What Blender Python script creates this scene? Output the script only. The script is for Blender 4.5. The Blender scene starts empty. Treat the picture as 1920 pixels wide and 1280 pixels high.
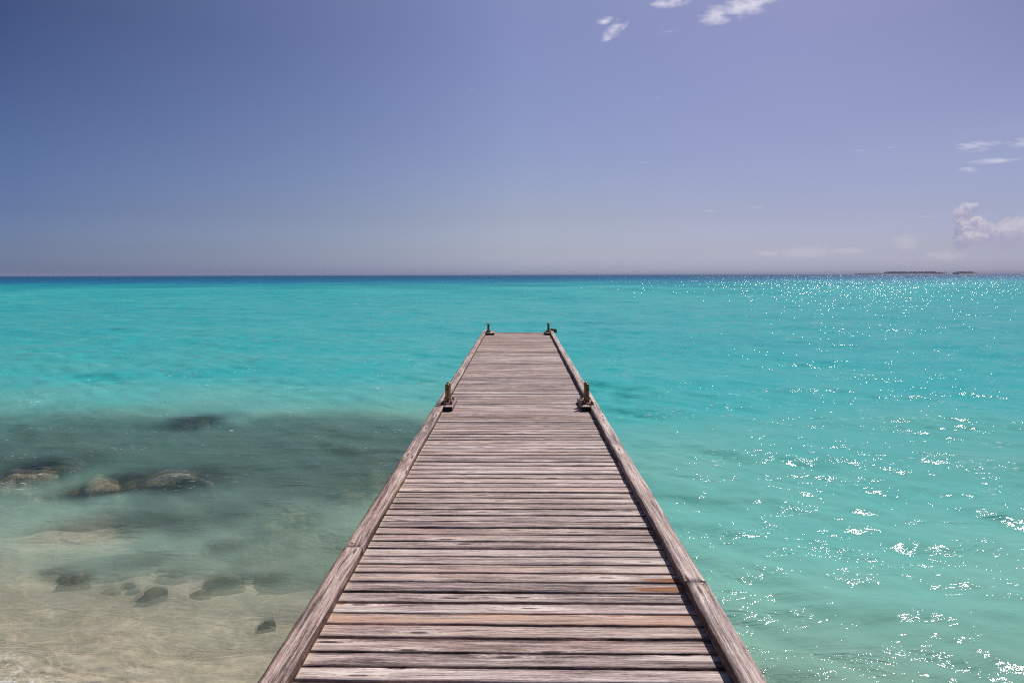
import bpy, bmesh, math, random
import numpy as np
from mathutils import Vector, Matrix, noise as mnoise

S = bpy.context.scene
COL = S.collection
rng = np.random.default_rng(7)
random.seed(7)

# ------------------------------------------------------------------ camera
FPX = 1280.0                       # focal length in pixels of a 1920 px wide frame (24 mm on 36 mm)
CAM_Z = 2.5
pitch = math.atan(125 / FPX); yaw = math.atan(13 / FPX); roll = math.radians(-0.12)
ROT = Matrix.Rotation(yaw, 3, 'Z') @ Matrix.Rotation(math.pi/2 - pitch, 3, 'X') @ Matrix.Rotation(roll, 3, 'Z')
cd = bpy.data.cameras.new('camera'); cam = bpy.data.objects.new('camera', cd); COL.objects.link(cam)
cd.sensor_width = 36; cd.lens = 24; cd.clip_start = 0.05; cd.clip_end = 90000
cam.location = (0, 0, CAM_Z); cam.rotation_euler = ROT.to_euler()
S.camera = cam

def ray(px, py):
    return ROT @ Vector(((px-960)/FPX, -(py-640)/FPX, -1.0))
def hit(px, py, z):
    d = ray(px, py); t = (z-CAM_Z)/d.z
    return Vector((0, 0, CAM_Z)) + t*d

# ------------------------------------------------------------------ light and exposure
SUN_EL = math.radians(46.5); SUN_AZ = math.radians(36)     # azimuth clockwise from +Y
sd = Vector((math.sin(SUN_AZ)*math.cos(SUN_EL), math.cos(SUN_AZ)*math.cos(SUN_EL), math.sin(SUN_EL)))
sl = bpy.data.lights.new('sun', 'SUN'); sl.energy = 5.0; sl.angle = math.radians(0.53); sl.color = (1.0, 0.95, 0.9)
so = bpy.data.objects.new('sun', sl); COL.objects.link(so)
so.rotation_euler = sd.to_track_quat('Z', 'Y').to_euler(); so.location = sd*50
S.view_settings.view_transform = 'Standard'; S.view_settings.look = 'None'
S.view_settings.exposure = 0.0; S.view_settings.gamma = 1.0; S.view_settings.use_curve_mapping = False
S.render.engine = 'CYCLES'
S.cycles.use_denoising = False
S.cycles.max_bounces = 6; S.cycles.transparent_max_bounces = 8
S.cycles.caustics_reflective = False; S.cycles.caustics_refractive = False
S.cycles.sample_clamp_indirect = 1.0
S.cycles.pixel_filter_type = 'BLACKMAN_HARRIS'; S.cycles.filter_width = 1.05

# ------------------------------------------------------------------ node helpers
class NT:
    def __init__(self, tree): self.t = tree; self.n = tree.nodes; self.l = tree.links
    def node(self, typ, **kw):
        nd = self.n.new(typ)
        for k, v in kw.items():
            if k.startswith('i_'):
                key = k[2:]; key = int(key) if key.isdigit() else key
                self.set(nd.inputs[key], v)
            else: setattr(nd, k, v)
        return nd
    def set(self, sock, v):
        if hasattr(v, 'is_output'): self.l.new(v, sock)
        else: sock.default_value = v
    def math(self, op, a, b=0.0, c=0.0, clamp=False):
        nd = self.n.new('ShaderNodeMath'); nd.operation = op; nd.use_clamp = clamp
        self.set(nd.inputs[0], a); self.set(nd.inputs[1], b); self.set(nd.inputs[2], c)
        return nd.outputs[0]
    def vmath(self, op, a, b=(0,0,0)):
        nd = self.n.new('ShaderNodeVectorMath'); nd.operation = op
        self.set(nd.inputs[0], a)
        if op == 'SCALE': self.set(nd.inputs['Scale'], b)
        else: self.set(nd.inputs[1], b)
        return nd.outputs['Value'] if op in ('DOT_PRODUCT', 'LENGTH', 'DISTANCE') else nd.outputs[0]
    def smooth(self, v, a, b, lo=0.0, hi=1.0):
        nd = self.n.new('ShaderNodeMapRange'); nd.interpolation_type = 'SMOOTHSTEP'
        self.set(nd.inputs[0], v)
        for k, x in zip((1, 2, 3, 4), (a, b, lo, hi)): self.set(nd.inputs[k], x)
        return nd.outputs[0]
    def mix(self, f, a, b, blend='MIX'):
        nd = self.n.new('ShaderNodeMix'); nd.data_type = 'RGBA'; nd.blend_type = blend
        self.set(nd.inputs[0], f); self.set(nd.inputs[6], a); self.set(nd.inputs[7], b)
        return nd.outputs[2]
    def noise(self, vec, scale, detail=4, rough=0.55, dist=0.0):
        nd = self.n.new('ShaderNodeTexNoise')
        if vec is not None: self.l.new(vec, nd.inputs['Vector'])
        nd.inputs['Scale'].default_value = scale; nd.inputs['Detail'].default_value = detail
        nd.inputs['Roughness'].default_value = rough; nd.inputs['Distortion'].default_value = dist
        return nd.outputs[0]
    def mapping(self, vec, loc=(0,0,0), rot=(0,0,0), scale=(1,1,1), typ='POINT'):
        nd = self.n.new('ShaderNodeMapping'); nd.vector_type = typ
        self.l.new(vec, nd.inputs[0])
        nd.inputs[1].default_value = loc; nd.inputs[2].default_value = rot; nd.inputs[3].default_value = scale
        return nd.outputs[0]
    def ramp(self, f, stops, interp='LINEAR'):
        nd = self.n.new('ShaderNodeValToRGB'); cr = nd.color_ramp; cr.interpolation = interp
        while len(cr.elements) < len(stops): cr.elements.new(0.5)
        for e, (p, c) in zip(cr.elements, stops):
            e.position = p; e.color = (*c, 1) if len(c) == 3 else c
        self.set(nd.inputs[0], f)
        return nd.outputs[0]
    def attr(self, name, out='Fac'):
        nd = self.n.new('ShaderNodeAttribute'); nd.attribute_name = name
        return nd.outputs[out]
def RGB(r, g, b): return (r, g, b, 1)
def srgb(r, g, b):
    f = lambda c: (c/255/12.92) if c/255 <= .04045 else ((c/255+.055)/1.055)**2.4
    return (f(r), f(g), f(b), 1)
def material(name):
    m = bpy.data.materials.new(name); m.use_nodes = True; m.node_tree.nodes.clear()
    nt = NT(m.node_tree); nt.out = nt.node('ShaderNodeOutputMaterial')
    return m, nt
def principled(nt, **kw):
    p = nt.node('ShaderNodeBsdfPrincipled')
    for k, v in kw.items(): nt.set(p.inputs[k.replace('_', ' ')], v)
    nt.l.new(p.outputs[0], nt.out.inputs[0]); return p

# ------------------------------------------------------------------ sky
W = bpy.data.worlds.new('World'); S.world = W; W.use_nodes = True
wt = NT(W.node_tree); wt.n.clear()
wo = wt.node('ShaderNodeOutputWorld')
sky = wt.node('ShaderNodeTexSky'); sky.sky_type = 'NISHITA'; sky.sun_disc = False
sky.sun_elevation = SUN_EL; sky.sun_rotation = SUN_AZ
sky.air_density = 1.0; sky.dust_density = 1.2; sky.ozone_density = 1.5; sky.altitude = 0
tc = wt.node('ShaderNodeTexCoord').outputs['Generated']
dirn = wt.vmath('NORMALIZE', tc)
sx = wt.node('ShaderNodeSeparateXYZ'); wt.l.new(dirn, sx.inputs[0])
# polarised blue: deep to the left of the view, paler towards the sun, grey haze at the horizon
azim = wt.math('ARCTAN2', sx.outputs[0], sx.outputs[1])
def tint(rows):
    return wt.ramp(wt.math('MULTIPLY', sx.outputs[2], 1.0), [(z, tuple(0.5*q for q in c)) for z, c in rows])
TINTS = [
    (-0.63, [(0.0, (.48, .70, 1.52)), (0.006, (.44, .61, 1.28)), (0.035, (.345, .46, .92)), (0.08, (.285, .365, .70)), (0.165, (.265, .335, .58)), (0.30, (.205, .255, .44)), (0.55, (.5, .5, .6))]),
    (0.0, [(0.0, (.62, .82, 1.60)), (0.006, (.60, .76, 1.43)), (0.035, (.55, .62, .98)), (0.08, (.54, .54, .73)), (0.165, (.55, .53, .72)), (0.33, (.585, .545, .745)), (0.55, (.7, .68, .8))]),
    (0.39, [(0.0, (.49, .66, 1.37)), (0.006, (.475, .61, 1.22)), (0.035, (.45, .50, .87)), (0.08, (.44, .445, .67)), (0.165, (.46, .435, .63)), (0.33, (.47, .435, .625)), (0.55, (.7, .65, .75))]),
    (0.62, [(0.0, (.44, .58, 1.22)), (0.006, (.43, .55, 1.10)), (0.035, (.40, .455, .79)), (0.08, (.395, .41, .645)), (0.165, (.42, .41, .59)), (0.30, (.33, .335, .505)), (0.55, (.6, .6, .7))])]
tn = tint(TINTS[0][1])
for (a0, _), (a1, rows) in zip(TINTS[:-1], TINTS[1:]):
    tn = wt.mix(wt.math('POWER', wt.math('DIVIDE', wt.math('SUBTRACT', azim, a0), a1-a0, clamp=True), 0.8) if a0 < -.5 else wt.math('DIVIDE', wt.math('SUBTRACT', azim, a0), a1-a0, clamp=True), tn, tint(rows))
skyc = wt.mix(1.0, sky.outputs[0], wt.vmath('SCALE', tn, 2.0), 'MULTIPLY')
hsv = wt.node('ShaderNodeHueSaturation', i_Saturation=0.94); wt.l.new(skyc, hsv.inputs['Color']); skyc = hsv.outputs[0]
# clouds: direction space u = x/y, v = z/y
u = wt.math('DIVIDE', sx.outputs[0], sx.outputs[1]); v = wt.math('DIVIDE', sx.outputs[2], sx.outputs[1])
uv = wt.node('ShaderNodeCombineXYZ'); wt.l.new(u, uv.inputs[0]); wt.l.new(v, uv.inputs[1]); uv = uv.outputs[0]
def uvof(px, py):
    d = ray(px, py); return d.x/d.y, d.z/d.y
def blob(px, py, wpx, hpx, deg=0.0, vec=None):
    a, b = uvof(px, py)
    m = wt.mapping(vec or uv, (a, b, 0), (0, 0, math.radians(deg)), (wpx/FPX, hpx/FPX, 1), 'TEXTURE')
    g = wt.node('ShaderNodeTexGradient', gradient_type='SPHERICAL'); wt.l.new(m, g.inputs[0])
    return g.outputs['Fac']
def union(items):
    r = items[0]
    for i in items[1:]: r = wt.math('MAXIMUM', r, i)
    return r
# thin wind-combed clouds
wn = wt.noise(wt.mapping(uv, rot=(0, 0, math.radians(-22)), scale=(26, 75, 1)), 1.0, 7, 0.66, 0.6)
wn2 = wt.noise(uv, 60, 5, 0.6)
wisps = union([
    blob(1400, 10, 105, 26, 17), blob(1345, 28, 50, 22, 10), blob(1262, 2, 55, 15, 14),
    blob(1152, 55, 40, 16, 40), blob(1133, 41, 22, 10, 20)])
wisps0 = wisps
wisps = wt.math('ADD', wisps, wt.math('MULTIPLY', wt.math('SUBTRACT', wt.math('ADD', wn, wt.math('MULTIPLY', wn2, .5)), 0.77), 2.3))
wisps = wt.math('MULTIPLY', wt.smooth(wisps, 0.0, 1.25, 0, 0.85), wt.smooth(wisps0, 0.0, 0.3))
wn3 = wt.noise(wt.mapping(uv, rot=(0, 0, math.radians(-5)), scale=(30, 170, 1)), 1.0, 6, 0.62, 0.4)
thin = union([
    blob(1835, 273, 55, 14, 5), blob(1915, 268, 45, 13, 8), blob(1870, 302, 75, 9, 4), blob(1818, 318, 30, 6, 2),
    wt.math('MULTIPLY', union([blob(1335, 396, 42, 6, 0), blob(1420, 388, 45, 5, 3), blob(1272, 181, 26, 5, 5), blob(1225, 185, 26, 4, 5),
    blob(1735, 406, 40, 4, 0), blob(1668, 276, 28, 5, 5), blob(1620, 283, 35, 5, 3), blob(1210, 304, 28, 4, 2),
    blob(1255, 60, 40, 6, 8), blob(1470, 28, 28, 7, 10), blob(985, 108, 12, 5, -30), blob(885, 168, 10, 4, -30)]), 0.42)])
thin0 = thin
thin = wt.math('ADD', thin, wt.math('MULTIPLY', wt.math('SUBTRACT', wn3, 0.5), 2.4))
thin = wt.math('MULTIPLY', wt.smooth(thin, 0.20, 1.25, 0, 0.55), wt.smooth(thin0, 0.02, 0.35))
# heaped clouds low over the horizon
wv = wt.node('ShaderNodeCombineXYZ')
wa = wt.noise(uv, 70, 4, 0.6); wb = wt.noise(wt.mapping(uv, (7.3, 2.1, 0)), 70, 4, 0.6)
wt.l.new(wt.math('MULTIPLY', wt.math('SUBTRACT', wa, .5), 0.020), wv.inputs[0])
wt.l.new(wt.math('MULTIPLY', wt.math('SUBTRACT', wb, .5), 0.016), wv.inputs[1])
uvw = wt.vmath('ADD', uv, wv.outputs[0])
cn = wt.noise(uv, 130, 6, 0.62)
LOBES = [  # px, py, half width, half height, opacity, brightness: back to front
    (1945, 440, 60, 34, .75, .75), (1905, 440, 44, 30, .75, .85), (1878, 446, 26, 26, .7, .85),
    (1804, 440, 15, 34, .55, -.6), (1797, 452, 12, 22, .5, -.8),
    (1797, 405, 13, 13, .8, .9), (1807, 398, 14, 14, .85, 1.0), (1822, 388, 14, 10, .85, 1.1), (1815, 408, 16, 10, .45, .2),
    (1802, 414, 12, 8, .7, .8), (1808, 423, 12, 10, .8, 1.0), (1811, 432, 16, 9, .8, .9),
    (1833, 418, 15, 10, .85, 1.1), (1843, 428, 16, 13, .8, .8), (1856, 442, 34, 20, .65, .6),
    (1812, 452, 24, 14, .75, .9), (1828, 448, 26, 14, .75, .9), (1850, 462, 60, 13, .5, .1), (1920, 462, 80, 16, .5, .2)]
CL = 10.0   # cloud radiance / background strength
def cl(r, g, b): c = srgb(r, g, b); return (c[0]*CL, c[1]*CL, c[2]*CL, 1)
hazefade = wt.smooth(v, uvof(1850, 480)[1], uvof(1850, 440)[1])
for a, b, c, d, o_, br in LOBES:
    u0, v0 = uvof(a, b)
    m = wt.mapping(uvw, (u0, v0, 0), (0, 0, 0), (c*1.3/FPX, d*1.3/FPX, 1), 'TEXTURE')
    g_ = wt.node('ShaderNodeTexGradient', gradient_type='SPHERICAL'); wt.l.new(m, g_.inputs[0]); g_ = g_.outputs['Fac']
    sy_ = wt.node('ShaderNodeSeparateXYZ'); wt.l.new(m, sy_.inputs[0])
    mk = wt.smooth(wt.math('ADD', g_, wt.math('MULTIPLY', wt.math('SUBTRACT', cn, .5), 0.55)), 0.06, 0.48)
    mk = wt.math('MULTIPLY', wt.math('MULTIPLY', mk, wt.smooth(g_, 0.0, 0.12)), wt.math('MULTIPLY', hazefade, o_))
    top = wt.smooth(wt.math('ADD', sy_.outputs[1], wt.math('MULTIPLY', wt.math('SUBTRACT', cn, .5), 1.6)), -0.35, 0.75)
    top = wt.math('MULTIPLY', top, max(br, 0))
    lo_ = cl(166, 164, 192) if br >= 0 else cl(150, 150, 184)
    skyc = wt.mix(mk, skyc, wt.mix(top, lo_, cl(208, 203, 214)))
faint = union([blob(1510, 473, 95, 18, 2), blob(1700, 455, 38, 22, 0), blob(1440, 475, 40, 8, 0), blob(1590, 470, 60, 10, 0), blob(1770, 480, 60, 14, 0)])
faint0 = faint
faint = wt.smooth(wt.math('ADD', faint, wt.math('MULTIPLY', wt.math('SUBTRACT', cn, .5), 1.3)), 0.1, 0.9, 0, 0.34)
faint = wt.math('MULTIPLY', faint, wt.smooth(faint0, 0.0, 0.4))
skyc = wt.mix(faint, skyc, cl(205, 202, 215))
skyc = wt.mix(thin, skyc, cl(225, 225, 238))
skyc = wt.mix(wisps, skyc, cl(226, 223, 236))
bg = wt.node('ShaderNodeBackground', i_Strength=0.1); wt.l.new(skyc, bg.inputs[0]); wt.l.new(bg.outputs[0], wo.inputs[0])

# ------------------------------------------------------------------ object helpers
def tag(o, label=None, cat=None, group=None, kind=None):
    if label: o['label'] = label
    if cat: o['category'] = cat
    if group: o['group'] = group
    if kind: o['kind'] = kind
    return o
def empty(name, loc, rotz=0.0):
    o = bpy.data.objects.new(name, None); COL.objects.link(o); o.location = loc; o.rotation_euler = (0, 0, rotz)
    o.empty_display_size = 0.2; return o
def link_mesh(name, me, mat, parent=None, smooth=False):
    o = bpy.data.objects.new(name, me); COL.objects.link(o)
    if mat: me.materials.append(mat)
    if smooth: me.polygons.foreach_set('use_smooth', np.ones(len(me.polygons), bool))
    if parent: o.parent = parent
    return o
def grid_mesh(name, P, flip=False):
    """P: (n, m, 3) array of points -> quad grid mesh"""
    n, m, _ = P.shape
    me = bpy.data.meshes.new(name)
    idx = np.arange(n*m).reshape(n, m)
    a = idx[:-1, :-1].ravel(); b = idx[:-1, 1:].ravel(); c = idx[1:, 1:].ravel(); d = idx[1:, :-1].ravel()
    return raw_mesh(me, P.reshape(-1, 3), np.stack([d, c, b, a] if flip else [a, b, c, d], 1))
def raw_mesh(me, V, Q):
    V = np.ascontiguousarray(V, np.float32); Q = np.ascontiguousarray(Q, np.int32)
    me.vertices.add(len(V)); me.vertices.foreach_set('co', V.ravel())
    k = Q.shape[1]
    me.loops.add(Q.size); me.loops.foreach_set('vertex_index', Q.ravel())
    me.polygons.add(len(Q)); me.polygons.foreach_set('loop_start', np.arange(len(Q), dtype=np.int32)*k)
    me.polygons.foreach_set('loop_total', np.full(len(Q), k, np.int32))
    me.update(calc_edges=True); return me
def float_attr(me, name, arr):
    a = me.attributes.new(name, 'FLOAT', 'POINT'); a.data.foreach_set('value', np.ascontiguousarray(arr, np.float32).ravel())
def vec_attr(me, name, arr):
    a = me.attributes.new(name, 'FLOAT_VECTOR', 'POINT'); a.data.foreach_set('vector', np.ascontiguousarray(arr, np.float32).ravel())
def from_bm(name, bm, mat, parent=None, smooth=False):
    me = bpy.data.meshes.new(name); bm.to_mesh(me); bm.free()
    return link_mesh(name, me, mat, parent, smooth)
def bm_box(bm, x0, x1, y0, y1, z0, z1, bev=0.0):
    r = bmesh.ops.create_cube(bm, size=1.0)
    vs = r['verts']
    for q in vs: q.co = Vector(((x0+x1)/2 + q.co.x*(x1-x0), (y0+y1)/2 + q.co.y*(y1-y0), (z0+z1)/2 + q.co.z*(z1-z0)))
    if bev > 0:
        es = list({e for q in vs for e in q.link_edges})
        bmesh.ops.bevel(bm, geom=es, offset=bev, segments=2, profile=0.6, affect='EDGES')
def bm_lathe(bm, prof, cx=0, cy=0, seg=20):
    rings = []
    for r, z in prof:
        if r < 1e-6: rings.append([bm.verts.new((cx, cy, z))])
        else: rings.append([bm.verts.new((cx + r*math.cos(2*math.pi*i/seg), cy + r*math.sin(2*math.pi*i/seg), z)) for i in range(seg)])
    for A, B in zip(rings[:-1], rings[1:]):
        for i in range(seg):
            j = (i+1) % seg
            if len(A) == 1 and len(B) == 1: continue
            if len(A) == 1: bm.faces.new((A[0], B[j], B[i]))
            elif len(B) == 1: bm.faces.new((A[i], A[j], B[0]))
            else: bm.faces.new((A[i], A[j], B[j], B[i]))
def smoothstep(a, b, x):
    t = np.clip((x-a)/(b-a), 0, 1); return t*t*(3-2*t)
class SineField:
    """cheap smooth 2-D noise made of random waves"""
    def __init__(self, lo, hi, n, seed):
        r = np.random.default_rng(seed)
        lam = np.exp(r.uniform(np.log(lo), np.log(hi), n)); th = r.uniform(0, 2*np.pi, n)
        self.kx = 2*np.pi/lam*np.cos(th); self.ky = 2*np.pi/lam*np.sin(th); self.p = r.uniform(0, 2*np.pi, n); self.n = n
    def __call__(self, x, y):
        s = np.zeros_like(x)
        for a, b, p in zip(self.kx, self.ky, self.p): s += np.sin(a*x + b*y + p)
        return s/math.sqrt(self.n/2)

# ------------------------------------------------------------------ sea floor and water depth
_dn1 = SineField(2.5, 9, 14, 3); _dn2 = SineField(0.5, 1.8, 16, 4); _dn3 = SineField(25, 90, 12, 5)
_DY = [-40, -6, 0.0, 2.6, 3.6, 4.6, 5.3, 6.3, 7.5, 9.5, 12, 13.5, 16, 22, 40, 80, 130, 175, 230, 330, 700, 40000]
_DD = [-2.2, -1.0, -0.35, -0.12, 0.01, 0.13, 0.24, 0.42, 0.62, 0.82, 1.0, 1.7, 2.3, 2.6, 2.75, 2.9, 3.4, 4.4, 6.5, 11, 20, 30]
def sea_depth(x, y):
    x = np.asarray(x, float); y = np.asarray(y, float)
    ye = y + 0.30*(x + 3.2)*smoothstep(9, 3, y) - 0.36*x*smoothstep(60, 300, y)*smoothstep(4000, 900, y)
    d = np.interp(ye, _DY, _DD)
    bank = smoothstep(1.0, -1.2, x)                      # shallow rocky bank only on the left
    dr_ = np.interp(ye, [4.6, 5.3, 6.3, 7.5, 9.5, 12, 16, 22, 40], [0.13, 0.42, 0.75, 1.10, 1.5, 1.9, 2.4, 2.6, 2.75])
    d = np.where((ye > 4.6) & (ye < 40), bank*d + (1-bank)*dr_, d)
    side = smoothstep(-1.0, 2.6, x)
    d = d + side*0.35*smoothstep(1.0, 5.0, y)*smoothstep(60, 10, y)
    w = smoothstep(0.1, 2.0, d)
    d = d + 0.10*w*_dn1(x, y)*smoothstep(200, 30, y) + 0.018*_dn2(x, y)*smoothstep(60, 20, y)
    d = d*(1 + 0.13*_dn3(x, y)*smoothstep(40, 140, y)*smoothstep(1200, 500, y))
    return d

sand_m, nt = material('sand_and_reef')
pos = nt.node('ShaderNodeNewGeometry').outputs['Position']
reef = nt.attr('reef')
n1 = nt.noise(pos, 1.6, 5, 0.6); n2 = nt.noise(pos, 9, 5, 0.65); n3 = nt.noise(pos, 140, 2, 0.6)
rip = nt.noise(nt.mapping(pos, scale=(2.0, 3.6, 1)), 1.0, 5, 0.6, 1.2)
sandc = nt.ramp(rip, [(0.25, (0.64, 0.545, 0.385)), (0.5, (0.76, 0.66, 0.485)), (0.75, (0.84, 0.74, 0.555))])
sandc = nt.mix(nt.smooth(n3, 0.35, 0.7), sandc, nt.mix(0.25, sandc, RGB(.34, .28, .2)))
caustic = nt.noise(nt.mapping(pos, rot=(0, 0, .3), scale=(2.6, 4.6, 1)), 1.0, 4, 0.55, 1.0)
caustic = nt.smooth(nt.math('ABSOLUTE', nt.math('SUBTRACT', caustic, 0.5)), 0.035, 0.0)
sandc = nt.mix(nt.math('MULTIPLY', caustic, 0.2), sandc, RGB(0.80, 0.71, 0.55))  # pale lines painted into the sand colour as sunlight focused by the ripples
reefc = nt.ramp(n2, [(0.25, (0.018, 0.034, 0.030)), (0.5, (0.045, 0.068, 0.052)), (0.72, (0.125, 0.135, 0.075))])
rm = nt.smooth(nt.math('ADD', reef, nt.math('MULTIPLY', nt.math('SUBTRACT', nt.math('ADD', n1, nt.math('MULTIPLY', n2, .5)), 0.75), 1.1)), 0.35, 0.72)
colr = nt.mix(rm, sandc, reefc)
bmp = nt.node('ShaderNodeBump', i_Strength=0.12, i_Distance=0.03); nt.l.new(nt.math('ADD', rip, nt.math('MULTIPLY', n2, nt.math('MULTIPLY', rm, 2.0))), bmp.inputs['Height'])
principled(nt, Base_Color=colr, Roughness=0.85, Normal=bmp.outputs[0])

def polar_soft(px_pts):
    return [(hit(a, b, -0.4).x, hit(a, b, -0.4).y) for a, b in px_pts]
def poly_sdf(x, y, P):
    P = np.array(P); best = np.full(x.shape, 1e9); inside = np.zeros(x.shape, bool); n = len(P)
    for i in range(n):
        a = P[i]; b = P[(i+1) % n]; e = b-a
        t = np.clip(((x-a[0])*e[0] + (y-a[1])*e[1])/(e@e), 0, 1)
        best = np.minimum(best, np.hypot(x-a[0]-t*e[0], y-a[1]-t*e[1]))
        c = (a[1] > y) != (b[1] > y)
        with np.errstate(divide='ignore', invalid='ignore'):
            xi = (b[0]-a[0])*(y-a[1])/(b[1]-a[1]) + a[0]
        inside ^= c & (x < xi)
    return np.where(inside, best, -best)
REEF = polar_soft([(-500, 790), (0, 800), (180, 795), (380, 790), (560, 800), (760, 800), (900, 810), (900, 1090), (610, 1110), (520, 1100), (440, 1090),
                   (300, 1072), (170, 1090), (110, 1078), (190, 1050), (330, 1020), (330, 985), (200, 960), (0, 950), (-500, 930)])
def reef_amount(x, y):
    s = poly_sdf(x, y, REEF) + 0.45*_dn1(x*1.3, y*1.3) + 0.12*_dn2(x, y)
    return smoothstep(-0.55, 0.75, s)*smoothstep(1.0, -0.6, x)

xs = np.concatenate([[-12500, -9000, -2500, -800, -300, -120, -60, -38], np.arange(-26, -8, 0.3), np.arange(-8, 9, 0.07), np.arange(9, 26.1, 0.3), [38, 60, 120, 300, 800, 2500, 9000, 12500]])
ys = np.concatenate([[-300, -90, -40, -20, -10, -6, -3, -1], np.arange(0, 15, 0.07), np.arange(15, 45, 0.4), np.geomspace(45, 12500, 36)])
X, Y = np.meshgrid(xs, ys); D = sea_depth(X, Y)
me = grid_mesh('sea_floor', np.stack([X, Y, -D], -1))
float_attr(me, 'reef', reef_amount(X, Y))
tag(link_mesh('sea_floor', me, sand_m, smooth=True), 'pale sand sea floor with dark reef patches under the shallow water', kind='structure')

# ------------------------------------------------------------------ rocks under the water
def rock_material(name, top, side):
    m, nt = material(name)
    ge = nt.node('ShaderNodeNewGeometry'); oc = nt.node('ShaderNodeTexCoord').outputs['Object']
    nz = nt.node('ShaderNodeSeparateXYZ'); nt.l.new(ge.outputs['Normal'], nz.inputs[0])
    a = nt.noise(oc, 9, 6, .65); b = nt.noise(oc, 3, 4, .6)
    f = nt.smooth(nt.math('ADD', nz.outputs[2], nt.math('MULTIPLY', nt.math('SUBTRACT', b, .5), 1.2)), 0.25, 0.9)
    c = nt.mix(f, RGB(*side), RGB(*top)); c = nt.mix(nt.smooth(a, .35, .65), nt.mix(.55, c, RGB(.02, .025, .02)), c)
    bmp = nt.node('ShaderNodeBump', i_Strength=0.7, i_Distance=0.04); nt.l.new(a, bmp.inputs['Height'])
    principled(nt, Base_Color=c, Roughness=0.9, Normal=bmp.outputs[0]); return m
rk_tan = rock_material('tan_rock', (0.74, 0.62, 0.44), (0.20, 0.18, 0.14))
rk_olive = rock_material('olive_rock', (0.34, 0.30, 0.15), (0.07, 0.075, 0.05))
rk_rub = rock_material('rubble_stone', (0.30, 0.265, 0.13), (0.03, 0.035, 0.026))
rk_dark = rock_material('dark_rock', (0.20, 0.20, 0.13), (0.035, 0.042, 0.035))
NIOR = 1.01
def under_hit(px, py, z):
    d = ray(px, py).normalized(); p = Vector((0, 0, CAM_Z)) + d*(CAM_Z/-d.z)
    c = -d.z; s = math.sqrt(1-c*c)/NIOR; c2 = math.sqrt(1-s*s); hd = Vector((d.x, d.y, 0)).normalized()
    return p + (hd*(s/c2) + Vector((0, 0, -1)))*(-z)
def rock_mesh(name, sx, sy, sz, seed, sub=4):
    bm = bmesh.new(); bmesh.ops.create_icosphere(bm, subdivisions=sub, radius=1.0)
    off = Vector((seed*3.17, seed*7.3, seed*1.9))
    for q in bm.verts:
        n = q.co.normalized()
        f = 1 + 0.42*mnoise.noise(n*1.1+off) + 0.20*mnoise.noise(n*2.6+off) + 0.09*mnoise.noise(n*6+off) + 0.045*mnoise.noise(n*13+off)
        w = n*f
        w.z = w.z if w.z < 0.62 else 0.62 + (w.z-0.62)*0.4
        q.co = Vector((w.x, w.y, w.z))
    zm = max(q.co.z for q in bm.verts); xm = max(abs(q.co.x) for q in bm.verts); ym = max(abs(q.co.y) for q in bm.verts)
    for q in bm.verts: q.co = Vector((q.co.x/xm*sx, q.co.y/ym*sy, q.co.z/zm*sz))
    me = bpy.data.meshes.new(name); bm.to_mesh(me); bm.free(); return me
GR = 'rocks lying under the shallow water left of the jetty'
ROCKS = [  # px, py, width px, depth/width, height/width, yaw, material, label
    (370, 788, 92, .55, .30, 0, rk_tan, 'flat underwater rock farthest out, at the edge where the water turns turquoise'),
    (118, 866, 95, .5, .28, 5, rk_olive, 'dim olive rock just beyond the big pale rock at the frame edge'),
    (42, 893, 104, .6, .36, 8, rk_tan, 'large pale rounded underwater rock at the left edge of the photo'),
    (186, 908, 88, .55, .50, -4, rk_tan, 'tan rock with a dark shaded front, left of the long slab'),
    (312, 893, 176, .26, .22, 3, rk_tan, 'longest underwater rock, a tan slab lying parallel to the horizon'),
    (122, 917, 72, .5, .25, 0, rk_olive, 'low brownish rock between the large pale rock and the tan rock'),
    (428, 1020, 66, .6, .40, 10, rk_dark, 'dark rounded boulder standing alone in the middle of the dark patch'),
    (258, 1050, 84, .42, .28, 22, rk_dark, 'long slanting dark rock above the row of small stones on the sand'),
    (140, 1084, 52, .6, .40, 15, rk_olive, 'olive rock with a dark left side where the sand begins'),
    (100, 1071, 36, .6, .35, -10, rk_dark, 'small grey brown rock at the left end of the dark patch'),
    (287, 1110, 54, .48, .34, 12, rk_olive, 'olive brown rock lying by itself on the pale sand'),
    (422, 1086, 74, .42, .32, 10, rk_olive, 'long mossy rock on the sand left of the yellowish rock'),
    (506, 1082, 54, .6, .42, -10, rk_olive, 'yellowish green rock in front of the rubble'),
    (208, 1102, 34, .5, .25, 0, rk_tan, 'small pale buff stone on the sand beside the olive rock'),
    (500, 1166, 36, .6, .42, 20, rk_dark, 'small dark weedy rock alone on the sand close to the jetty'),
    (320, 1077, 50, .5, .28, 25, rk_dark, 'faint grey rock between the slanting rock and the mossy rock'),
    (248, 1101, 24, .6, .3, 0, rk_dark, 'very small grey stone right of the pale buff stone'),
    (238, 1091, 26, .5, .3, 15, rk_dark, 'very small dark stone under the slanting dark rock'),
    (470, 1052, 48, .6, .35, 5, rk_dark, 'grey boulder beneath the dark rounded boulder'),
    (375, 1110, 40, .5, .25, 8, rk_olive, 'low faint stone right of the lone olive brown rock'),
]
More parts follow.
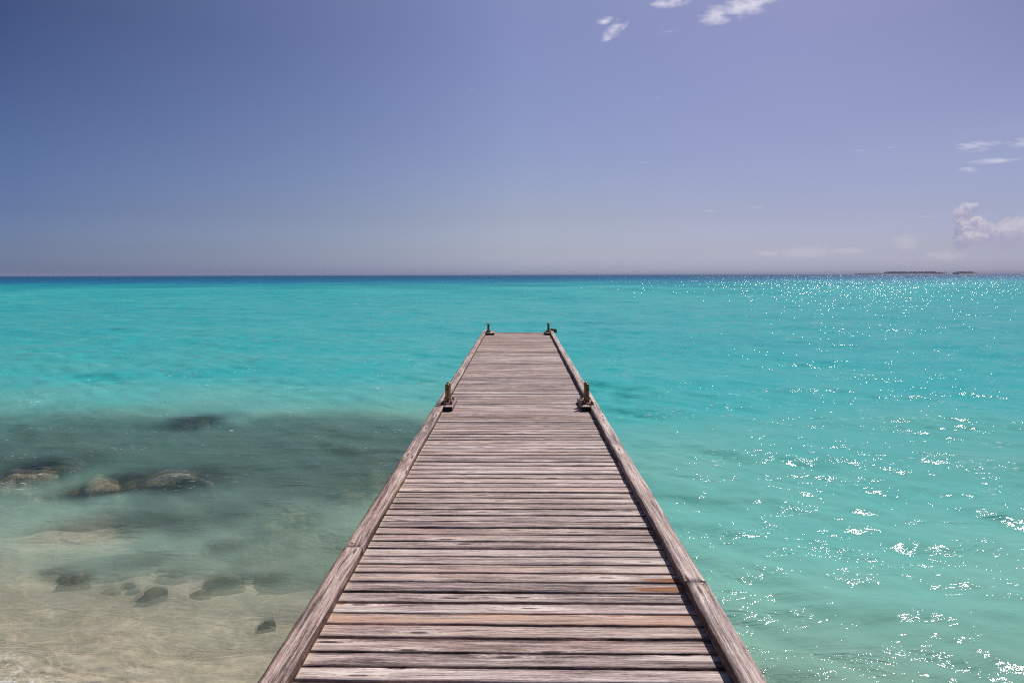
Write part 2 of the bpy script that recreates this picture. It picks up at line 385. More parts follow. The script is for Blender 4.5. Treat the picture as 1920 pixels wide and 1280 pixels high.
def bury(px, py, wpx, hfrac, mat):
    """the spot on the sea floor where a rock seen at this pixel lies, its width, its height and the floor level"""
    z = -0.45
    for _ in range(8):
        p = under_hit(px, py, z); wd = wpx*(p-Vector((0, 0, CAM_Z))).length/FPX
        fl = -float(sea_depth(p.x, p.y))
        big = mat is rk_tan and wpx > 50                 # the pale ones reach almost to the surface
        h = -fl-0.17 if big else min(hfrac*wd*1.25, -fl*0.8)
        z = -0.17-0.30*min(hfrac*wd, 0.5) if big else fl + 0.5*h
    return p, wd, fl, h
COVER = []                       # how much of the water column each rock fills
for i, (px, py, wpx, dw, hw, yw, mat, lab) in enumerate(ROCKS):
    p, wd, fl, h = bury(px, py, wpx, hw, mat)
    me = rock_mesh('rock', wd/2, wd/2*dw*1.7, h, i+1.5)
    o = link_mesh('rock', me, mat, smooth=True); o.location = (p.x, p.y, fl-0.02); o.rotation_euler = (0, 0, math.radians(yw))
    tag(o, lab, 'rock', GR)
    mid_ = hit(px, py, 0.0)
    COVER.append((mid_.x, mid_.y, wd*0.55, (0.13 if mat is rk_tan else 0.30*h)*math.hypot(mid_.x, mid_.y)/CAM_Z+0.22*wd*dw, h*0.80, 0.0))
# rubble nobody could count
rb = random.Random(12); V = []; Q = []; nv = 0
lib = [rock_mesh('rub', 1, 1, .75, 40+k, 2) for k in range(6)]
arr = []
for m_ in lib:
    v_ = np.empty(len(m_.vertices)*3, np.float32); m_.vertices.foreach_get('co', v_)
    f_ = np.empty(len(m_.polygons)*3, np.int32); m_.loops.foreach_get('vertex_index', f_); arr.append((v_.reshape(-1, 3), f_.reshape(-1, 3)))
for m_ in lib: bpy.data.meshes.remove(m_)
cnt = 0
while cnt < 390:
    large = cnt >= 330
    px, py = (rb.uniform(470, 650), rb.uniform(1005, 1108)) if large else (rb.uniform(430, 760), rb.uniform(860, 1115))
    if not large and px < 690-0.62*(py-900)*0.9 - 60*rb.random() and not (py > 960 and px > 500): continue
    if rb.random() > 0.35 + 0.65*min(1, max(0, (px-430)/160)): continue
    p = under_hit(px, py, -0.6); fl = -float(sea_depth(p.x, p.y)); p = under_hit(px, py, fl)
    fl = -float(sea_depth(p.x, p.y))
    if fl > -0.25 or p.x > 0.4: continue
    s = (rb.uniform(0.12, 0.24) if large else rb.uniform(0.07, 0.20)*(0.6+0.06*p.y)); v_, f_ = arr[rb.randrange(6)]
    a = rb.uniform(0, 6.28); c_, s_ = math.cos(a), math.sin(a)
    w = v_*np.array([s, s*rb.uniform(.6, 1), min(s*rb.uniform(.8, 1.4), -fl*0.75)])
    w = np.stack([w[:, 0]*c_-w[:, 1]*s_, w[:, 0]*s_+w[:, 1]*c_, w[:, 2]], 1) + np.array([p.x, p.y, fl])
    V.append(w); Q.append(f_+nv); nv += len(w); cnt += 1
me = raw_mesh(bpy.data.meshes.new('rubble'), np.concatenate(V), np.concatenate(Q))
tag(link_mesh('rubble', me, rk_rub, smooth=True), 'mossy stone rubble heaped under the water beside the jetty', 'rubble', kind='stuff')

# ------------------------------------------------------------------ water
water_m, nt = material('sea_water')
pos = nt.node('ShaderNodeNewGeometry').outputs['Position']
depth = nt.attr('depth'); far = nt.attr('range')
pn = nt.noise(nt.mapping(pos, scale=(0.10, 0.22, 1)), 1.0, 5, 0.6)
dcol = nt.math('MULTIPLY', depth, nt.math('ADD', 0.62, nt.math('MULTIPLY', pn, 0.76)))
lg = nt.math('MULTIPLY', nt.math('LOGARITHM', nt.math('ADD', 1.0, nt.math('MAXIMUM', dcol, 0.0)), math.e), 1/3.2)
def dpos(d): return math.log(1+d)/3.2
body = nt.ramp(lg, [(0.0, (0.52, 0.46, 0.34)), (dpos(.30), (0.33, 0.45, 0.345)), (dpos(.9), (0.205, 0.43, 0.345)), (dpos(1.8), (0.095, 0.395, 0.36)),
                    (dpos(2.8), (0.030, 0.375, 0.375)), (dpos(4.2), (0.002, 0.265, 0.295)), (dpos(8.0), (0.001, 0.15, 0.27)), (dpos(18), (0.001, 0.070, 0.160))])
opac = nt.math('SUBTRACT', 1.0, nt.math('POWER', math.e, nt.math('MULTIPLY', nt.math('MAXIMUM', nt.attr('column'), 0.0), nt.attr('turbid'))))
opac = nt.math('MAXIMUM', opac, 0.05)
# ripples
nearw = nt.smooth(far, 20, 70, 1.0, 0.0)
r1 = nt.noise(nt.mapping(pos, rot=(0, 0, .22), scale=(4.5, 9.5, 1)), 1.0, 4, 0.58, 0.8)
r2 = nt.noise(nt.mapping(pos, rot=(0, 0, -.15), scale=(1.1, 2.8, 1)), 1.0, 5, 0.62, 0.6)
r3 = nt.noise(nt.mapping(pos, rot=(0, 0, .1), scale=(0.20, 0.55, 1)), 1.0, 6, 0.66, 0.3)
b1 = nt.node('ShaderNodeBump', i_Distance=1.0); nt.set(b1.inputs['Strength'], 1.0)
if 'Filter Width' in b1.inputs: b1.inputs['Filter Width'].default_value = 0.02
farw = nt.smooth(far, 25, 110, 0.0, 1.0)
gm = nt.noise(nt.mapping(pos, rot=(0, 0, .12), scale=(0.75, 1.9, 1)), 1.0, 4, 0.6, 0.7)
gust = nt.smooth(gm, 0.50, 0.70, 0.25, 1.15)
gust2 = nt.smooth(nt.noise(nt.mapping(pos, scale=(0.10, 0.30, 1)), 1.0, 4, 0.6, 0.4), 0.42, 0.64, 0.45, 1.25)
hgt = nt.math('ADD', nt.math('MULTIPLY', r1, nt.math('MULTIPLY', gust, nt.smooth(far, 5.5, 10, 0.038, 0.028))), nt.math('MULTIPLY', r2, nt.math('MULTIPLY', gust2, nt.math('MULTIPLY_ADD', farw, 0.056, 0.042))))
hgt = nt.math('ADD', hgt, nt.math('MULTIPLY', r3, nt.math('MULTIPLY', farw, nt.math('MULTIPLY', gust2, 0.38))))
nt.l.new(hgt, b1.inputs['Height']); N = b1.outputs[0]
dif = nt.node('ShaderNodeBsdfDiffuse')
# foam: wash on the sand and a few whitecaps
fn = nt.noise(pos, 14, 5, 0.7); fn2 = nt.noise(pos, 55, 3, 0.6)
wash = nt.math('MULTIPLY', nt.smooth(depth, 0.075, 0.02), nt.smooth(nt.math('ADD', fn, nt.math('MULTIPLY', fn2, .4)), 0.62, 0.86))
capn = nt.noise(nt.mapping(pos, scale=(0.16, 0.42, 1)), 1.0, 3, 0.55)
capn2 = nt.noise(nt.mapping(pos, scale=(1.3, 6, 1)), 1.0, 5, 0.68)
cap = nt.math('MULTIPLY', nt.smooth(capn, 0.56, 0.68), nt.smooth(capn2, 0.60, 0.68))
cap = nt.math('MULTIPLY', cap, nt.smooth(far, 16, 40, 0.0, 0.75))
flk = nt.noise(nt.mapping(pos, scale=(9, 26, 1)), 1.0, 2, 0.5)
flk2 = nt.noise(nt.mapping(pos, scale=(0.9, 1.6, 1)), 1.0, 3, 0.6)
cap = nt.math('MAXIMUM', cap, nt.math('MULTIPLY', nt.math('MULTIPLY', nt.smooth(flk, 0.63, 0.68), nt.smooth(flk2, 0.52, 0.64)), nt.smooth(far, 7, 10, 0.0, 0.7)))
foam = nt.math('MAXIMUM', wash, cap)
nt.l.new(nt.mix(foam, body, RGB(.8, .8, .82)), dif.inputs[0])
# noise lines put into the surface tint to throw caustic light on the sand
caustic_tint = nt.noise(nt.mapping(pos, rot=(0, 0, .3), scale=(3.0, 4.6, 1)), 1.0, 3, 0.5, 1.0)
caustic_tint = nt.smooth(nt.math('ABSOLUTE', nt.math('SUBTRACT', caustic_tint, 0.5)), 0.07, 0.0)
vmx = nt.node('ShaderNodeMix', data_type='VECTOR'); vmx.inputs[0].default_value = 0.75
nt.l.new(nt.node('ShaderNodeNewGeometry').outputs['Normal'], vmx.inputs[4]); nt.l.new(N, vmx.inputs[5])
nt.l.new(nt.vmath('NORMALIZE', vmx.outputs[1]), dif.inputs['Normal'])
tr = nt.node('ShaderNodeBsdfTransparent'); nt.set(tr.inputs[0], nt.mix(caustic_tint, RGB(0.74, 0.77, 0.76), RGB(1, 1, 1)))
rf = nt.node('ShaderNodeBsdfRefraction'); rf.inputs['IOR'].default_value = 1.03; rf.inputs['Roughness'].default_value = 0.0
rf.inputs['Color'].default_value = (0.97, 1, 0.99, 1); nt.l.new(N, rf.inputs['Normal'])
clear = nt.node('ShaderNodeMixShader', i_Fac=0.32); nt.l.new(tr.outputs[0], clear.inputs[1]); nt.l.new(rf.outputs[0], clear.inputs[2])
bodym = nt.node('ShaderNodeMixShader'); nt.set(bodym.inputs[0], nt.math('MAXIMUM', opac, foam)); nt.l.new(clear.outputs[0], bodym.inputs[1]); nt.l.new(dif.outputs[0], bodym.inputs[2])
gl = nt.node('ShaderNodeBsdfGlossy'); nt.set(gl.inputs['Roughness'], nt.smooth(far, 25, 350, 0.052, 0.17)); nt.l.new(N, gl.inputs['Normal'])
fr = nt.node('ShaderNodeFresnel', i_IOR=1.33); nt.l.new(N, fr.inputs['Normal'])
mx = nt.node('ShaderNodeMixShader'); nt.set(mx.inputs[0], nt.math('MULTIPLY', nt.math('MULTIPLY', fr.outputs[0], nt.smooth(far, 40, 400, 0.62, 0.28)), nt.math('SUBTRACT', 1.0, nt.math('MULTIPLY', foam, .8))))
nt.l.new(bodym.outputs[0], mx.inputs[1]); nt.l.new(gl.outputs[0], mx.inputs[2]); nt.l.new(mx.outputs[0], nt.out.inputs[0])

th = np.radians(np.concatenate([np.linspace(-105, -46, 60, endpoint=False), np.linspace(-46, 46, 1000, endpoint=False), np.linspace(46, 105, 60)]))
rr = np.concatenate([np.geomspace(1.0, 120, 1150, endpoint=False), np.geomspace(120, 12000, 130)])
TH, RR = np.meshgrid(th, rr); X = RR*np.sin(TH); Y = RR*np.cos(TH)
Dp = sea_depth(X, Y)
dr = np.gradient(rr)[:, None]; dth = np.gradient(th)[None, :]*RR
cell = np.maximum(dr, 0.6*dth)
Z = np.zeros_like(X)
wr = np.random.default_rng(21); NW = 84
for i in range(NW):
    lam = math.exp(wr.uniform(math.log(0.22), math.log(7.0)))
    ang = wr.normal(math.radians(262), math.radians(34 if lam > 1 else 55))   # travel direction, roughly toward the beach
    k = 2*math.pi/lam; slope = 0.025 if lam < 0.8 else (0.016 if lam < 2 else 0.008)
    a = slope/k
    fade = np.clip((lam/cell - 3)/3, 0, 1)
    ph = k*(math.cos(ang)*X + math.sin(ang)*Y) + wr.uniform(0, 6.28)
    s = np.sin(ph)
    Z += a*fade*(s + 0.22*np.cos(2*ph))
Z *= np.clip(Dp/0.7, 0.12, 1.0)
grp = SineField(3, 14, 18, 31)(X*0.7, Y*1.5)          # gusts: rougher and calmer patches
Z *= np.clip(1.0 + 0.28*grp, 0.4, 1.8)
me = grid_mesh('sea', np.stack([X, Y, Z], -1))
Dc = Dp.copy()
for cx, cy, rx, ry, h, a in COVER:
    dx, dy = X-cx, Y-cy; ca, sa = math.cos(a), math.sin(a)
    q = ((dx*ca+dy*sa)/rx)**2 + ((dy*ca-dx*sa)/ry)**2
    Dc -= h*np.exp(-q**1.5)
float_attr(me, 'depth', Dp); float_attr(me, 'column', np.maximum(Dc, 0.08*np.maximum(Dp, 0))); float_attr(me, 'range', RR)
turb = -(1.0 + 0.9*smoothstep(4.7, 5.8, Y)*smoothstep(8.5, 6.5, Y)*(1-reef_amount(X, Y)) - 0.57*reef_amount(X, Y) + 0.75*smoothstep(-1.5, 1.5, X) + 1.2*smoothstep(11, 14, Y))
float_attr(me, 'turbid', turb)
tag(link_mesh('sea', me, water_m, smooth=True), 'turquoise sea with sun glitter, dark blue near the horizon', kind='structure')

# ------------------------------------------------------------------ weathered timber
wood_m, nt = material('weathered_timber')
g = nt.attr('grain', 'Vector'); tone = nt.attr('tone'); warm = nt.attr('warm'); rust = nt.attr('rust'); dust = nt.attr('dust')  # dust: sand dust plus painted bounce light by the left rail
sp = nt.node('ShaderNodeSeparateXYZ'); nt.l.new(g, sp.inputs[0])
al, ac, se = sp.outputs
# knots bend the grain
kv = nt.node('ShaderNodeCombineXYZ'); nt.l.new(nt.math('MULTIPLY', al, 1.15), kv.inputs[0]); nt.l.new(nt.math('ADD', nt.math('MULTIPLY', ac, 7.0), nt.math('MULTIPLY', se, 53.0)), kv.inputs[1]); nt.l.new(nt.math('MULTIPLY', se, 31.7), kv.inputs[2])
vo = nt.node('ShaderNodeTexVoronoi', voronoi_dimensions='2D'); nt.l.new(kv.outputs[0], vo.inputs['Vector']); vo.inputs['Scale'].default_value = 1.0; vo.inputs['Randomness'].default_value = 1.0
kd = vo.outputs['Distance']
knot = nt.smooth(kd, 0.0, 0.34, 1.0, 0.0)
warp = nt.math('MULTIPLY', knot, 0.018)
big = nt.noise(kv.outputs[0], 0.7, 3, 0.5)
ac2 = nt.math('ADD', nt.math('ADD', ac, warp), nt.math('MULTIPLY', big, 0.022))
def gv(a, b, s):
    c = nt.node('ShaderNodeCombineXYZ')
    nt.l.new(nt.math('MULTIPLY', al, a), c.inputs[0]); nt.l.new(nt.math('MULTIPLY', ac2, b), c.inputs[1]); nt.l.new(nt.math('MULTIPLY', se, s), c.inputs[2])
    return c.outputs[0]
f1 = nt.noise(gv(5.5, 150, 13), 1.0, 6, 0.68)
f2 = nt.noise(gv(1.6, 46, 29), 1.0, 5, 0.6)
f3 = nt.noise(gv(1.1, 12, 47), 1.0, 4, 0.55)
f4 = nt.noise(gv(34, 330, 17), 1.0, 3, 0.6)
def ctr(f, k): return nt.math('MULTIPLY', nt.math('SUBTRACT', f, 0.5), k)
val = nt.math('ADD', nt.math('ADD', ctr(f1, 1.35), ctr(f2, 1.0)), nt.math('ADD', ctr(f3, 0.80), ctr(f4, .75)))
val = nt.math('ADD', nt.math('ADD', val, 0.55), tone)
rings = nt.math('MULTIPLY', nt.math('SINE', nt.math('MULTIPLY', kd, 150.0)), nt.smooth(kd, 0.24, 0.06, 0.0, 0.11))
val = nt.math('ADD', val, rings)
edge = nt.smooth(nt.math('ADD', nt.math('ABSOLUTE', ac), nt.math('MULTIPLY', nt.math('SUBTRACT', f3, 0.5), 0.045)), 0.034, 0.054)
val = nt.math('SUBTRACT', val, nt.math('MULTIPLY', edge, 0.17))
val = nt.math('ADD', val, nt.math('MULTIPLY', nt.smooth(kd, 0.26, 0.09), 0.20))
val = nt.math('SUBTRACT', val, nt.math('MULTIPLY', nt.smooth(kd, 0.075, 0.03), 0.55))
wc = nt.ramp(val, [(0.20, (0.042, 0.028, 0.026)), (0.36, (0.140, 0.100, 0.094)), (0.52, (0.305, 0.228, 0.205)), (0.68, (0.445, 0.352, 0.317)), (0.90, (0.66, 0.565, 0.51))])
wc = nt.mix(nt.math('MULTIPLY', warm, nt.smooth(f2, 0.3, 0.65)), wc, nt.mix(0.65, wc, RGB(0.50, 0.27, 0.14)))
pinkf = nt.smooth(nt.noise(gv(0.8, 22, 61), 1.0, 3, .5), 0.45, 0.7, 0, 0.35)
wc = nt.mix(pinkf, wc, nt.mix(1.0, wc, RGB(1.12, 0.88, 0.92), 'MULTIPLY'))
rustf = nt.smooth(nt.math('ADD', rust, nt.math('MULTIPLY', nt.math('SUBTRACT', f2, .5), .9)), 0.12, 0.50)
wc = nt.mix(rustf, wc, nt.mix(nt.smooth(f1, .35, .6), RGB(0.10, 0.028, 0.008), RGB(0.30, 0.105, 0.025)))
bounce_dustf = nt.math('MULTIPLY', nt.smooth(nt.math('ADD', dust, nt.math('MULTIPLY', nt.math('SUBTRACT', f1, .5), 1.2)), 0.35, 0.95), 0.75)
wc = nt.mix(bounce_dustf, wc, RGB(0.62, 0.50, 0.38))  # cream colour for sand dust and for light bounced off the rail
crack = nt.smooth(nt.noise(gv(0.9, 75, 83), 1.0, 2, 0.5), 0.71, 0.77)
wc = nt.mix(nt.math('MULTIPLY', crack, nt.attr('cracks')), wc, RGB(0.012, 0.009, 0.009))
hb = nt.math('SUBTRACT', nt.math('ADD', nt.math('MULTIPLY', f1, 0.8), nt.math('MULTIPLY', f2, 0.6)), nt.math('MULTIPLY', crack, nt.attr('cracks')))
bmp = nt.node('ShaderNodeBump', i_Strength=0.55, i_Distance=0.004); nt.l.new(hb, bmp.inputs['Height'])
principled(nt, Base_Color=wc, Roughness=0.72, Normal=bmp.outputs[0], Specular_IOR_Level=0.35)

def section(hw, hh, bev, ntop=7, nside=2):
    """closed cross-section (across, up) of a board, rounded top edges"""
    P = [(-hw, -hh), (-hw, hh-bev*1.6), (-hw+bev*0.3, hh-bev*0.6), (-hw+bev, hh)]
    for i in range(1, ntop): P.append((-hw+bev + (2*hw-2*bev)*i/ntop, hh))
    P += [(hw-bev, hh), (hw-bev*0.3, hh-bev*0.6), (hw, hh-bev*1.6), (hw, -hh)]
    return np.array(P)
class Boards:
    def __init__(self): self.V = []; self.Q = []; self.g = []; self.a = {k: [] for k in ('tone', 'warm', 'rust', 'dust', 'cracks')}; self.nv = 0
    def add(self, cx, cy, cz, length, width, thick, axis='x', seg=40, bev=0.005, skew=0.0, wob=0.002, tone=0.0, warm=0.0, seed=0.0, cracks=0.0, shade_tone=0.0, dust=None, rust=None, lift=0.0):
        sec = section(width/2, thick/2, bev); m = len(sec)
        s = np.linspace(-length/2, length/2, seg+1)
        if shade_tone: s = np.concatenate([[s[0], s[0]+0.001], s[1:-1], [s[-1]-0.001, s[-1]]]); seg = len(s)-1
        r = np.random.default_rng(int(seed*1e6) % (2**31))
        def wn(amp):
            return amp*sum(np.sin(2*np.pi*s/L + r.uniform(0, 6.28))*w for L, w in ((1.7, .6), (0.61, .35), (0.23, .25)))
        e0, e1, zz = wn(wob), wn(wob), wn(wob*0.6)
        tt = (sec[:, 0]/width + 0.5)[None, :]
        across = sec[None, :, 0] + (1-tt)*e0[:, None] + tt*e1[:, None] + skew*s[:, None]
        cup = r.uniform(-0.0015, 0.0015)*(1-(2*tt-1)**2)
        up = sec[None, :, 1] + zz[:, None] + cup + lift*s[:, None]/length
        along = np.repeat(s[:, None], m, 1)
        if axis == 'x': P = np.stack([cx+along, cy+across, cz+up], -1)
        else: P = np.stack([cx-across, cy+along, cz+up], -1)
        n = seg+1; b = self.nv; idx = b + np.arange(n*m).reshape(n, m)
        nx = np.roll(idx, -1, 1)
        Q = np.stack([idx[:-1].ravel(), idx[1:].ravel(), nx[1:].ravel(), nx[:-1].ravel()], 1)
        self.V.append(P.reshape(-1, 3)); self.Q.append(Q)
        # end caps as quads strips
        for ring, fl in ((idx[0], False), (idx[-1], True)):
            k = m//2; caps = []
            for i in range(k-1+(m % 2)):
                a_, b_, c_, d_ = ring[i], ring[i+1], ring[m-2-i], ring[m-1-i]
                if i+1 >= m-2-i: break
                caps.append((a_, b_, c_, d_) if fl else (d_, c_, b_, a_))
            self.Q.append(np.array(caps))
        self.g.append(np.stack([along + seed*97.0, np.broadcast_to(sec[None, :, 0] + 0.5*sec[None, :, 1], along.shape), np.full(along.shape, seed)], -1).reshape(-1, 3))
        for k, val in (('tone', tone), ('warm', warm), ('cracks', cracks)): self.a[k].append(np.full(n*m, val))
        if shade_tone: q = self.a['tone'][-1]; q[:m] += shade_tone; q[-m:] += shade_tone
        self.a['dust'].append((dust(P) if dust else np.zeros(n*m)).ravel()); self.a['rust'].append((rust(P) if rust else np.zeros(n*m)).ravel())  # dust also carries the painted bounce light
        self.nv += n*m
    def build(self, name, mat, parent=None):
        me = raw_mesh(bpy.data.meshes.new(name), np.concatenate(self.V), np.concatenate(self.Q))
        vec_attr(me, 'grain', np.concatenate(self.g))
        for k, v_ in self.a.items(): float_attr(me, k, np.concatenate(v_))
        return link_mesh(name, me, mat, parent, smooth=False)

DECK = 0.90; RAIL_H = 0.052
XL, XR = -1.000, 0.945              # outer faces of the edge rails
jetty = tag(empty('jetty', (0, 0, 0)), 'long weathered grey timber jetty running straight out over the turquoise water', 'jetty')
deck = Boards()
near_lines = [1278.7, 1250.5, 1222.2, 1195.5, 1170.9, 1149.5, 1128.7, 1109.4, 1090, 1073.2, 1057.4, 1042, 1027.7, 1014.3, 1001, 988.5, 977.2]
edges = [hit(960, yy, DECK).y for yy in near_lines]
e = edges[0]; back = []
while e > -3.2: e -= 0.116; back.append(e)
edges = back[::-1] + edges
pr = random.Random(5)
while edges[-1] < 18.93: edges.append(edges[-1] + pr.uniform(0.108, 0.124))
edges[-1] = 18.99
mid = 0.5*(XL+XR)
for i, (a, b) in enumerate(zip(edges[:-1], edges[1:])):
    seed = pr.random()
    gap = pr.uniform(0.012, 0.018) if b < 5 else pr.uniform(0.012, 0.020) if b < 9 else pr.uniform(0.012, 0.022)
    cy = 0.5*(a+b); tone = pr.gauss(0, 0.06); warm = max(0, pr.gauss(0.05, 0.26))
    if pr.random() < 0.14: tone -= 0.11
    if abs(cy-3.06) < 0.06: warm = 0.95; tone = 0.03
    if 14.2 < cy: tone -= 0.015; warm += 0.15
    if abs(cy-14.05) < 0.1: tone -= 0.14
    sk = 0.0085*max(0, 1-(cy-2.4)/7) + pr.gauss(0, 0.0012)
    def dust(P): return np.clip(1-(P[..., 0]-(XL+0.105))/0.055, 0, 1)*0.8  # strip beside the left rail: sand dust plus painted bounce light
    rust = None
    for (yy, x0, x1, amp) in ((1087, 1165, 1300, 1.05), (1104, 1150, 1300, 0.95), (1125, 1270, 1310, 0.6), (1008, 1200, 1260, 0.6), (943, 1195, 1235, 0.5), (1130, 615, 635, .8), (757, 1055, 1090, .6), (760, 855, 890, .7)):
        q = hit(x1, yy, DECK); q0 = hit(x0, yy, DECK)
        if a <= q.y < b:
            rust = (lambda P, q=q, q0=q0, amp=amp: amp*np.clip((P[..., 0]-q0.x)/max(q.x-q0.x, .01)*1.4, 0, 1)*np.exp(-((P[..., 1]-q.y)/0.022)**2)) if x1 > 1000 else (lambda P, q=q, amp=amp: amp*np.exp(-((P[..., 0]-q.x)/0.035)**2-((P[..., 1]-q.y)/0.012)**2))
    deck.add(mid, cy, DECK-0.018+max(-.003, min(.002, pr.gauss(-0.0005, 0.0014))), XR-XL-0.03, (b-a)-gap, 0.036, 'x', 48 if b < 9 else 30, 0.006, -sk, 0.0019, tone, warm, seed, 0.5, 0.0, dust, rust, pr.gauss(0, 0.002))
deck.build('deck', wood_m, jetty)

def rail(x0, x1, y0, y1, seed, tone, warm=0.0, dz=0.0, yawv=0.0):
    b = Boards()
    b.add((x0+x1)/2, (y0+y1)/2, DECK+0.003+RAIL_H/2+dz, y1-y0-0.004, x1-x0, RAIL_H, 'y', max(20, int((y1-y0)*14)), 0.0042, yawv, 0.0022, tone, warm, seed, 1.0)
    return b.build('edge_rail', wood_m, jetty)
LJ = [-3.3, 0.2, 3.755, 8.22, 14.0, 19.12]
RJ = [-3.3, 0.4, 3.33, 8.22, 13.6, 19.05]
for i, (a, b) in enumerate(zip(LJ[:-1], LJ[1:])): rail(XL, XL+0.106+0.002*(i % 2), a, b, 0.113+0.17*i, -0.055 + 0.02*(i % 2), 0.25, 0.002*(i % 2))
for i, (a, b) in enumerate(zip(RJ[:-1], RJ[1:])): rail(XR-0.104-0.003*(i % 2), XR, a, b, 0.219+0.13*i, -0.01 - 0.03*(i == 1), 0.1, 0.003*(i % 2))

# timber under the deck
under_m, nt = material('wet_dark_timber')
pos = nt.node('ShaderNodeNewGeometry').outputs['Position']
un = nt.noise(nt.mapping(pos, scale=(30, 30, 3)), 1.0, 5, .6)
principled(nt, Base_Color=nt.ramp(un, [(0.3, (0.035, 0.028, 0.024)), (0.7, (0.13, 0.105, 0.09))]), Roughness=0.8)
for x in (-0.90, -0.03, 0.845):
    bm = bmesh.new(); bm_box(bm, x-0.045, x+0.045, -3.2, 18.95, DECK-0.238, DECK-0.0385, 0.006); from_bm('stringer', bm, under_m, jetty)
for y in (0.6, 3.6, 6.6, 9.6, 12.6, 15.6, 18.6):
    bm = bmesh.new(); bm_box(bm, XL+0.06, XR-0.06, y-0.06, y+0.06, DECK-0.40, DECK-0.2405, 0.008); from_bm('cross_beam', bm, under_m, jetty)
    for x in (-0.72, 0.66):
        zb = -float(sea_depth(x, y))-0.8
        bm = bmesh.new(); bm_lathe(bm, [(0, zb), (0.105, zb), (0.10, zb+(DECK-0.4025-zb)*.5), (0.095, DECK-0.4025), (0, DECK-0.4025)], x, y, 18)
        from_bm('pile', bm, under_m, jetty, True)

# pale plug heads on the right rail joint and the left rail joint
plug_m, nt = material('brass_screw_head')
pos = nt.node('ShaderNodeNewGeometry').outputs['Position']
principled(nt, Base_Color=nt.mix(nt.noise(pos, 180, 2), RGB(0.45, 0.26, 0.07), RGB(0.62, 0.42, 0.16)), Roughness=0.5, Metallic=0.5)
for px, py in ((1316, 1094), (1325, 1106), (661, 1017)):
    q = hit(px, py, DECK+RAIL_H+0.004)
    bm = bmesh.new(); z = DECK+0.003+RAIL_H
    bm_lathe(bm, [(0, z-0.006), (0.007, z-0.006), (0.007, z+0.0035), (0.004, z+0.005), (0, z+0.005)], q.x, q.y, 12)
    from_bm('screw', bm, plug_m, jetty, True)

# ------------------------------------------------------------------ mooring bollards
metal_m, nt = material('tarnished_bronze')
oc = nt.node('ShaderNodeTexCoord').outputs['Object']
a1 = nt.noise(nt.mapping(oc, scale=(40, 40, 7)), 1.0, 5, .65); a2 = nt.noise(oc, 60, 4, .6)
mc = nt.ramp(a1, [(0.3, (0.05, 0.028, 0.016)), (0.52, (0.17, 0.105, 0.05)), (0.72, (0.40, 0.28, 0.13))])
bmp = nt.node('ShaderNodeBump', i_Strength=0.25, i_Distance=0.003); nt.l.new(a2, bmp.inputs['Height'])
principled(nt, Base_Color=mc, Metallic=0.65, Roughness=nt.smooth(a2, .3, .7, .28, .5), Normal=bmp.outputs[0])
rust_m, nt = material('rusty_iron')
oc = nt.node('ShaderNodeTexCoord').outputs['Object']
a1 = nt.noise(oc, 28, 6, .7)
bmp = nt.node('ShaderNodeBump', i_Strength=0.5, i_Distance=0.003); nt.l.new(a1, bmp.inputs['Height'])
principled(nt, Base_Color=nt.ramp(a1, [(0.32, (0.035, 0.018, 0.014)), (0.52, (0.15, 0.062, 0.038)), (0.72, (0.28, 0.14, 0.085))]), Roughness=0.75, Metallic=0.15, Normal=bmp.outputs[0])
darkbolt_m, nt = material('black_iron_bolt')
oc = nt.node('ShaderNodeTexCoord').outputs['Object']
principled(nt, Base_Color=nt.ramp(nt.noise(oc, 70, 3), [(0.35, (0.012, 0.010, 0.012)), (0.7, (0.07, 0.045, 0.035))]), Roughness=0.55, Metallic=0.4)

